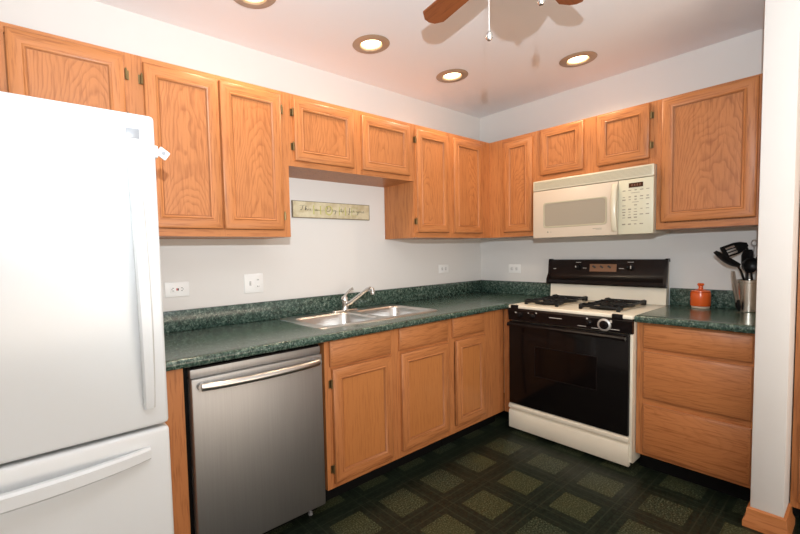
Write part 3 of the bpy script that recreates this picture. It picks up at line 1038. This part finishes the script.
m_.build('keypad_marking', PRINTD, pn)

# ------------------------------------------------------------------ wall plates


def plate(label, cat, loc, rotz, w, h, kind, group=None):
    nm = {'duplex': 'wall_outlet', 'gfci': 'wall_outlet', 'switch': 'switch_plate'}[kind]
    t = thing(nm, label, cat, loc, rotz, group)
    MB().box(-w / 2, w / 2, -0.006, -0.0005, -h / 2, h / 2, bev=0.0025).build('cover_plate', WHITEPL, t)
    if kind == 'duplex':
        for s in (-1, 1):
            m_ = MB().loft([rrect(s * 0.022 - 0.0145, s * 0.022 + 0.0145, -0.0165, 0.0165, 0.010, 0)])
            m_.bm.clear()
            m_.loft([[(x, yy, z) for x, z, _ in rrect(s * 0.022 - 0.0145, s * 0.022 + 0.0145, -0.0165, 0.0165, 0.010, 0)] for yy in (-0.0055, -0.008)], cap1=True)
            r_ = m_.build('receptacle', plain('receptacle_white', (0.70, 0.70, 0.70), 0.4), t)
            MB().box(s * 0.022 - 0.004, s * 0.022 + 0.005, -0.0086, -0.0078, 0.005, 0.0075).box(s * 0.022 - 0.004, s * 0.022 + 0.004, -0.0086, -0.0078, -0.0075, -0.005).box(
                s * 0.022 - 0.010, s * 0.022 - 0.006, -0.0086, -0.0078, -0.002, 0.002).build('slot', SLOT, r_)
    elif kind == 'gfci':
        r_ = MB().box(-0.036, 0.036, -0.0085, -0.0055, -0.0175, 0.0175, bev=0.001).build('receptacle', WHITEPL, t)
        MB().box(-0.006, -0.0005, -0.0105, -0.008, -0.006, 0.006).build('reset_button', REDB, r_)
        MB().box(0.0005, 0.006, -0.0105, -0.008, -0.006, 0.006).build('test_button', SLOT, r_)
        for s in (-1, 1):
            MB().box(s * 0.022 - 0.004, s * 0.022 + 0.004, -0.0092, -0.0084, 0.006, 0.0085).box(s * 0.022 - 0.004, s * 0.022 + 0.004, -0.0092, -0.0084, -0.0085, -0.006).box(
                s * 0.028 - 0.002, s * 0.028 + 0.002, -0.0092, -0.0084, -0.002, 0.002).build('slot', SLOT, r_)
    else:
        MB().box(-0.030, -0.018, -0.0068, -0.0055, -0.013, 0.013).build('toggle_slot', plain('toggle_slot', (0.5, 0.5, 0.5), 0.5), t)
        MB().box(-0.028, -0.020, -0.018, -0.006, -0.002, 0.007, bev=0.001, rot=Matrix.Rotation(0.4, 3, 'X'), piv=(-0.024, -0.006, 0)).build('toggle', WHITEPL, t)
        for s in (-1, 1):
            r_ = MB().lathe([(0.0145, -0.0055), (0.0145, -0.0080), (0.0, -0.0082)], (0.024, 0, s * 0.0195), 16, axis='y', cap=False).build('receptacle', WHITEPL, t)
            MB().box(0.018, 0.0205, -0.009, -0.0078, s * 0.0195 - 0.004, s * 0.0195 + 0.005).box(0.0275, 0.030, -0.009, -0.0078, s * 0.0195 - 0.004, s * 0.0195 + 0.004).build('slot', SLOT, r_)
    return t


plate('white horizontal wall outlet with red and black buttons near the refrigerator', 'outlet', (-2.703, 0, 1.127), 0, 0.122, 0.078, 'gfci')
plate('white switch plate with toggle and receptacle, under tall cabinet', 'switch', (-2.269, 0, 1.131), 0, 0.120, 0.112, 'switch')
plate('small white horizontal wall outlet on the sink wall near the corner', 'outlet', (-0.537, 0, 1.142), 0, 0.125, 0.073, 'duplex')
plate('small white horizontal wall outlet on the range wall, left of the range', 'outlet', (0, -0.3425, 1.124), RZ, 0.112, 0.074, 'duplex')

# ------------------------------------------------------------------ wooden sign with script lettering
t = thing('wooden_sign', 'long cream wooden sign with black script lettering above the sink', 'sign', (-1.682, -0.0005, 1.582))
SW, SH = 0.624, 0.100


def sign_board_mat():
    m, nt, b = new_mat('sign_paint')
    tc = nt.nodes.new('ShaderNodeTexCoord')
    n = nt.nodes.new('ShaderNodeTexNoise'); n.inputs['Scale'].default_value = 22; n.inputs['Detail'].default_value = 5
    nt.links.new(tc.outputs['Object'], n.inputs['Vector'])
    c = ramp(nt, n.outputs['Fac'], [(0.35, (0.52, 0.44, 0.27)), (0.6, (0.66, 0.59, 0.41))])
    nt.links.new(c, b.inputs['Base Color']); b.inputs['Roughness'].default_value = 0.7
    return m


bd = MB().box(-SW / 2, SW / 2, -0.016, 0, -SH / 2, SH / 2, bev=0.002).build('board', sign_board_mat(), t)
m_ = MB()
for a in ((-SW / 2 - 0.004, SW / 2 + 0.004, -SH / 2 - 0.004, -SH / 2), (-SW / 2 - 0.004, SW / 2 + 0.004, SH / 2, SH / 2 + 0.003), (-SW / 2 - 0.004, -SW / 2, -SH / 2, SH / 2), (SW / 2, SW / 2 + 0.003, -SH / 2, SH / 2)):
    m_.box(a[0], a[1], -0.017, 0, a[2], a[3])
m_.build('edge_trim', plain('sign_edge', (0.22, 0.18, 0.12), 0.7), t)
# pale block letters HOME behind the script
L = {'H': [[(0, 0), (0, 1)], [(1, 0), (1, 1)], [(0, .5), (1, .5)]], 'O': [[(.5 + .5 * math.cos(k * PI / 8), .5 + .5 * math.sin(k * PI / 8)) for k in range(17)]],
     'M': [[(0, 0), (0, 1), (.5, .3), (1, 1), (1, 0)]], 'E': [[(1, 0), (0, 0), (0, 1), (1, 1)], [(0, .5), (.8, .5)]]}
m_ = MB()
for ch, fx in (('H', 0.245), ('O', 0.395), ('M', 0.575), ('E', 0.745)):
    for st in L[ch]:
        m_.tube([(-SW / 2 + (fx + 0.085 * u) * SW, -0.0162, -0.028 + 0.056 * v) for u, v in st], 0.0044, 6, flat=0.3)
m_.build('block_lettering', GREENP, bd)
# black script over it, pen strokes on a unit grid (x advance, strokes)
G = {'T': (1.2, [[(0, .85), (.3, 1.0), (.7, .9), (1.2, 1.05)], [(.75, .95), (.6, .4), (.4, .02), (.15, .08)]]),
     'D': (1.3, [[(.35, .95), (.25, .4), (.1, .02), (.7, .03), (1.15, .4), (1.0, .9), (.5, 1.08), (0, .9)]]),
     'h': (.62, [[(0, 0), (.2, .9), (.28, .98), (.2, .6), (.08, 0), (.25, .4), (.38, .4), (.4, .05), (.6, .1)]]),
     'a': (.62, [[(.42, .38), (.2, .42), (.05, .15), (.2, 0), (.4, .3), (.42, .02), (.62, .12)]]),
     'n': (.62, [[(0, 0), (.1, .4), (.08, .02), (.28, .4), (.4, .36), (.4, .04), (.62, .12)]]),
     'i': (.36, [[(0, .1), (.14, .4), (.14, .04), (.36, .12)], [(.2, .62), (.22, .66)]]),
     's': (.45, [[(0, .05), (.2, .45), (.28, .12), (.08, .0), (.45, .1)]]),
     't': (.42, [[(.0, .1), (.22, .85), (.14, .1), (.25, .0), (.42, .12)], [(.02, .55), (.38, .6)]]),
     'y': (.62, [[(0, .3), (.08, .4), (.1, .08), (.28, .04), (.45, .4), (.3, -.45), (.05, -.6), (.1, -.35), (.62, .12)]]),
     'f': (.5, [[(0, .1), (.35, .9), (.25, .98), (.12, .0), (.02, -.6), (-.1, -.5), (.2, .05), (.5, .12)]]),
     'o': (.55, [[(.3, .4), (.08, .3), (.12, .03), (.35, .08), (.34, .4), (.55, .35)]]),
     'r': (.45, [[(0, .05), (.15, .45), (.3, .38), (.28, .05), (.45, .12)]]),
     'u': (.62, [[(0, .3), (.06, .4), (.08, .06), (.28, .04), (.42, .4), (.42, .04), (.62, .12)]])}
m_ = MB()
for word, fx, sc in (('This', 0.075, 0.033), ('is', 0.255, 0.033), ('Day', 0.40, 0.034), ('its', 0.575, 0.032), ('for', 0.705, 0.033), ('yous', 0.815, 0.032)):
    x = -SW / 2 + fx * SW
    for ch in word:
        adv, sts = G[ch]
        for st in sts:
            m_.tube([(x + u * sc, -0.0168, -0.006 + v * sc * 0.95) for u, v in st], 0.0017, 5, flat=0.35)
        x += adv * sc
for fx0, fx1 in ((0.19, 0.25), (0.31, 0.39), (0.53, 0.57), (0.64, 0.70)):
    m_.tube([(-SW / 2 + fx0 * SW, -0.0166, -0.003), (-SW / 2 + fx1 * SW, -0.0166, -0.001)], 0.0009, 5, flat=0.35)
m_.build('script_lettering', INK, bd)

# ------------------------------------------------------------------ canister
t = thing('canister', 'small orange lidded ceramic canister on the right counter', 'canister', (-0.082, -1.622, CT))
MB().lathe([(0.0000, 0.0000), (0.0405, 0.0000), (0.0440, 0.0029), (0.0440, 0.0125), (0.0422, 0.0134)], n=30, cap=False).build('foot_ring', STONE, t)
MB().lathe([(0.0422, 0.0130), (0.0475, 0.0154), (0.0493, 0.0211), (0.0493, 0.0941), (0.0475, 0.0989), (0.0440, 0.0998)], n=30).build('jar', ORANGE, t)
MB().lathe([(0.0449, 0.1003), (0.0466, 0.1018), (0.0458, 0.1075), (0.0264, 0.1133), (0.0132, 0.1171), (0.0106, 0.1248), (0.0097, 0.1363), (0.0158, 0.1411), (0.0167, 0.1488), (0.0123, 0.1536), (0.0000, 0.1536)], n=30).build('lid', ORANGE, t)

# ------------------------------------------------------------------ utensil crock and utensils
CX, CY = -0.080, -1.838
t = thing('utensil_crock', 'brushed stainless cylinder crock holding black utensils', 'crock', (CX, CY, CT))
m_ = MB().lathe([(0.0, 0.0), (0.050, 0.0), (0.053, 0.003), (0.053, 0.165), (0.056, 0.167), (0.056, 0.180), (0.054, 0.182), (0.051, 0.181), (0.050, 0.165), (0.050, 0.006), (0.0, 0.006)], n=36, cap=False)
m_.build('cylinder', CROCKM, t)


def cp3(rt, up, fw):
    """rightwards along the counter diagonal, up, and out towards the room, from the crock's base"""
    return Vector((rt * 0.786 - fw * 0.618, -rt * 0.618 - fw * 0.786, up))


def utensil(name, label, kind, foot, neck, tip, roll=0.0, cat='utensil'):
    """handle from foot (inside the crock) to the neck, head from the neck towards the tip"""
    F0, N0, T0 = cp3(*foot), cp3(*neck), cp3(*tip)
    t = thing(name, label, cat, (CX + F0.x, CY + F0.y, CT + F0.z))
    B = N0 - F0
    d = (T0 - N0).normalized(); Lh = (T0 - N0).length
    MB().tube([(0, 0, 0), B * 0.5, B * 0.93, B + d * 0.012], [0.008, 0.0065, 0.0055, 0.005], 8).build('handle', NYLON, t)
    fwd = Vector((-0.618, -0.786, 0.12)).normalized()
    s = Matrix.Rotation(roll, 3, d) @ d.cross(fwd).normalized()
    n = s.cross(d).normalized()
    h = MB()

    def slab(poly, th, curve=0.0):
        P = [B + d * (v * Lh) + s * u + n * (curve * v * v) for u, v in poly]
        h.loft([[q + n * th / 2 for q in P], [q - n * th / 2 for q in P]], cap0=True, cap1=True, smooth=False)
    if kind == 'spoon':
        rings = []
        for k in range(11):
            v = k / 10
            w = 0.031 * math.sin(PI * min(1, 0.06 + 0.92 * v)) ** 0.7 + 0.002
            c = B + d * (Lh * v) - n * 0.012 * math.sin(PI * v)
            rings.append([c + s * w * math.cos(a) + n * (0.004 * math.sin(a) + 0.012 * math.cos(a) ** 2) for a in [2 * PI * q / 14 for q in range(14)]])
        h.loft(rings, cap0=True, cap1=True)
    elif kind == 'ladle':
        M = Matrix((s, d, n)).transposed()
        prof = [(0.004, -0.034), (0.024, -0.029), (0.038, -0.014), (0.044, 0.004), (0.041, 0.004), (0.035, -0.012), (0.022, -0.025), (0.003, -0.029)]
        h.lathe(prof, B + d * (Lh * 0.5), 22, M=M)
    elif kind == 'turner':
        W2 = 0.034
        slab([(-0.010, 0), (0.010, 0), (W2 * 0.8, 0.22), (W2, 0.45), (-W2, 0.45), (-W2 * 0.8, 0.22)], 0.005)
        for u0, u1 in ((-W2, -0.024), (-0.014, -0.007), (0.003, 0.010), (0.020, W2)):
            slab([(u0, 0.45), (u1, 0.45), (u1, 0.84), (u0, 0.84)], 0.005)
        slab([(-W2, 0.84), (W2, 0.84), (W2, 0.97), (W2 * 0.8, 1.0), (-W2 * 0.8, 1.0), (-W2, 0.97)], 0.005)
    elif kind == 'spatula':
        slab([(-0.010, 0), (0.010, 0), (0.032, 0.25), (0.035, 0.75), (0.022, 1.0), (-0.022, 1.0), (-0.035, 0.75), (-0.032, 0.25)], 0.007)
    elif kind == 'fork':
        slab([(-0.010, 0), (0.010, 0), (0.030, 0.3), (0.030, 0.45), (-0.030, 0.45), (-0.030, 0.3)], 0.006)
        for u in (-0.026, -0.009, 0.009, 0.026):
            slab([(u - 0.0045, 0.45), (u + 0.0045, 0.45), (u + 0.003, 1.0), (u - 0.003, 1.0)], 0.006, 0.01)
    h.build('head', NYLON, t)
    return t


utensil('serving_spoon', 'black serving spoon tilting furthest left out of the crock', 'spoon', (0.040, 0.010, 0.000), (-0.056, 0.258, -0.006), (-0.205, 0.343, -0.002), 0.5, 'spoon')
utensil('slotted_turner', 'black slotted turner at the top left of the utensils, its slots showing', 'turner', (0.010, 0.010, -0.026), (0.018, 0.385, -0.038), (-0.122, 0.338, -0.040), 0.15, 'turner')
utensil('soup_ladle', 'black round soup ladle at the middle front of the crock', 'ladle', (0.018, 0.010, 0.024), (-0.026, 0.218, 0.036), (-0.048, 0.316, 0.048), 0.0, 'ladle')
utensil('spatula', 'black solid spatula standing upright behind the ladle', 'spatula', (0.000, 0.010, -0.010), (0.000, 0.225, -0.014), (0.000, 0.355, -0.014), 0.0, 'spatula')
utensil('mixing_spoon', 'black mixing spoon standing right of the ladle, half hidden by the wall end', 'spoon', (0.032, 0.010, 0.008), (0.038, 0.215, 0.014), (0.040, 0.340, 0.018), 0.0, 'spoon')
utensil('pasta_fork', 'black pasta fork furthest right in the crock, mostly behind the wall end', 'fork', (0.015, 0.010, -0.018), (0.066, 0.200, -0.010), (0.084, 0.310, -0.012), 0.2, 'fork')
# wire skimmer with a hanging loop
P0 = cp3(0.008, 0.010, 0.0); P1 = cp3(0.026, 0.375, -0.005)
t = thing('wire_skimmer', 'thin wire hanging loop standing above the black utensils', 'utensil', (CX + P0.x, CY + P0.y, CT + P0.z))
MB().tube([(0, 0, 0), P1 - P0], 0.0022, 6).build('handle', STEELB, t)
c0 = P1 - P0 + Vector((0, 0, 0.017)); sd = Vector((0.786, -0.618, 0))
MB().tube([c0 + 0.017 * (math.cos(a) * sd + math.sin(a) * Vector((0, 0, 1))) for a in [-PI / 2 + 2 * PI * k / 18 for k in range(19)]], 0.002, 6).build('loop', STEELB, t)
# silver-handled tongs leaning on the heads, outside the crock
P0 = cp3(-0.066, 0.0, 0.012); P1 = cp3(-0.112, 0.235, 0.016)
t = thing('silver_tongs', 'silver handled tongs with black tip standing left outside the crock', 'tongs', (CX + P0.x, CY + P0.y, CT))
B = P1 - P0
for q in (-0.006, 0.006):
    off = Vector((0.786, -0.618, 0)) * q
    MB().tube([B * 0.24 + off, B * 0.6 + off * 1.3, B + off * 0.7], [0.0055, 0.006, 0.005], 8).build('arm', STEELB, t)
MB().tube([(0, 0, 0.006), B * 0.12, B * 0.30], [0.007, 0.013, 0.010], 8).build('tip', NYLON, t)

# ------------------------------------------------------------------ ceiling downlights
lab = ['recessed ceiling downlight nearest the refrigerator, cut by the top edge of the photo', 'recessed ceiling downlight above the over-sink cabinet',
       'recessed ceiling downlight nearest the corner above the sink wall', 'recessed ceiling downlight in front of the range wall, above the microwave cabinet']
for (x, y), lb in zip(DL, lab):
    t = thing('ceiling_downlight', lb, 'downlight', (x, y, CEIL), 0, 'recessed ceiling downlights')
    MB().lathe([(0.061, 0.004), (0.062, -0.0008), (0.106, -0.0008), (0.108, -0.003), (0.103, -0.007), (0.066, -0.010), (0.061, -0.004)], n=36, cap=False).build('trim_ring', TRIMR, t)
    MB().lathe([(0.0605, -0.003), (0.0605, 0.055), (0.0, 0.060)], n=32, cap=False).build('baffle', BAFFLE, t)
    MB().lathe([(0.0, -0.009), (0.030, -0.007), (0.050, 0.000), (0.057, 0.012), (0.050, 0.032), (0.026, 0.052), (0.020, 0.058)], n=28, cap=False).build('bulb', BULB, t)
    l = lamp('downlight_lamp', 'SPOT', (0, 0, -0.012), 24, (1.0, 0.78, 0.54), shadow_soft_size=0.05, spot_size=math.radians(150), spot_blend=0.6)
    l.parent = t

# ------------------------------------------------------------------ ceiling fan
FC = Vector((-2.02, -1.557, CEIL))
t = thing('ceiling_fan', 'five-blade ceiling fan with brown blades at the top edge of the photo', 'ceiling fan', FC)
MB().lathe([(0.075, -0.0005), (0.078, -0.02), (0.060, -0.05), (0.030, -0.06), (0.028, -0.075)], n=32).build('canopy', BRASSW, t)
MB().lathe([(0.03, -0.075), (0.095, -0.085), (0.110, -0.11), (0.110, -0.19), (0.095, -0.215), (0.060, -0.225), (0.058, -0.245)], n=36).build('motor_housing', BRASSW, t)
MB().lathe([(0.062, -0.245), (0.082, -0.262), (0.096, -0.300), (0.090, -0.335), (0.066, -0.362), (0.028, -0.378), (0.010, -0.384), (0.008, -0.394), (0.0, -0.396)], n=32, cap=False).build('light_bowl', FROST, t)
BZ = -0.222
for k in range(5):
    a = math.radians(6 + 72 * k)
    M = Matrix.Rotation(a, 4, 'Z')
    m_ = MB()
    pts = [(0.17, -0.040), (0.30, -0.047), (0.455, -0.051), (0.488, -0.030), (0.497, -0.005), (0.492, 0.020), (0.462, 0.051), (0.30, 0.047), (0.17, 0.040)]
    tl = Matrix.Rotation(math.radians(11), 3, 'X')
    top = [tl @ Vector((u, v, 0.003)) for u, v in pts]; bot = [tl @ Vector((u, v, -0.003)) for u, v in pts]
    m_.loft([top, bot], cap0=True, cap1=True, smooth=False)
    b_ = m_.build('blade', BROWNB, t)
    b_.location = (0, 0, BZ); b_.rotation_euler = (0, 0, a)
    m_ = MB().box(0.100, 0.215, -0.016, 0.016, 0.004, 0.009, bev=0.002).box(0.19, 0.24, -0.035, 0.035, 0.004, 0.008, bev=0.002, rot=tl)
    m_.build('blade_bracket', BRASSW, b_)
for dx, dy, zb in ((-0.076, 0.071, -0.512), (-0.055, -0.091, -0.470)):
    m_ = MB().tube([(dx * 0.45, dy * 0.45, -0.236), (dx * 0.95, dy * 0.95, -0.240), (dx, dy, -0.26), (dx, dy, zb + 0.018)], 0.0010, 6)
    pc = m_.build('pull_chain', BRASSW, t)
    MB().lathe([(0.0, 0.020), (0.004, 0.018), (0.009, 0.010), (0.011, 0.002), (0.011, -0.004), (0.006, -0.011), (0.0, -0.012)], (dx, dy, zb), 16, cap=False).build('pull_knob', CHROME, pc)
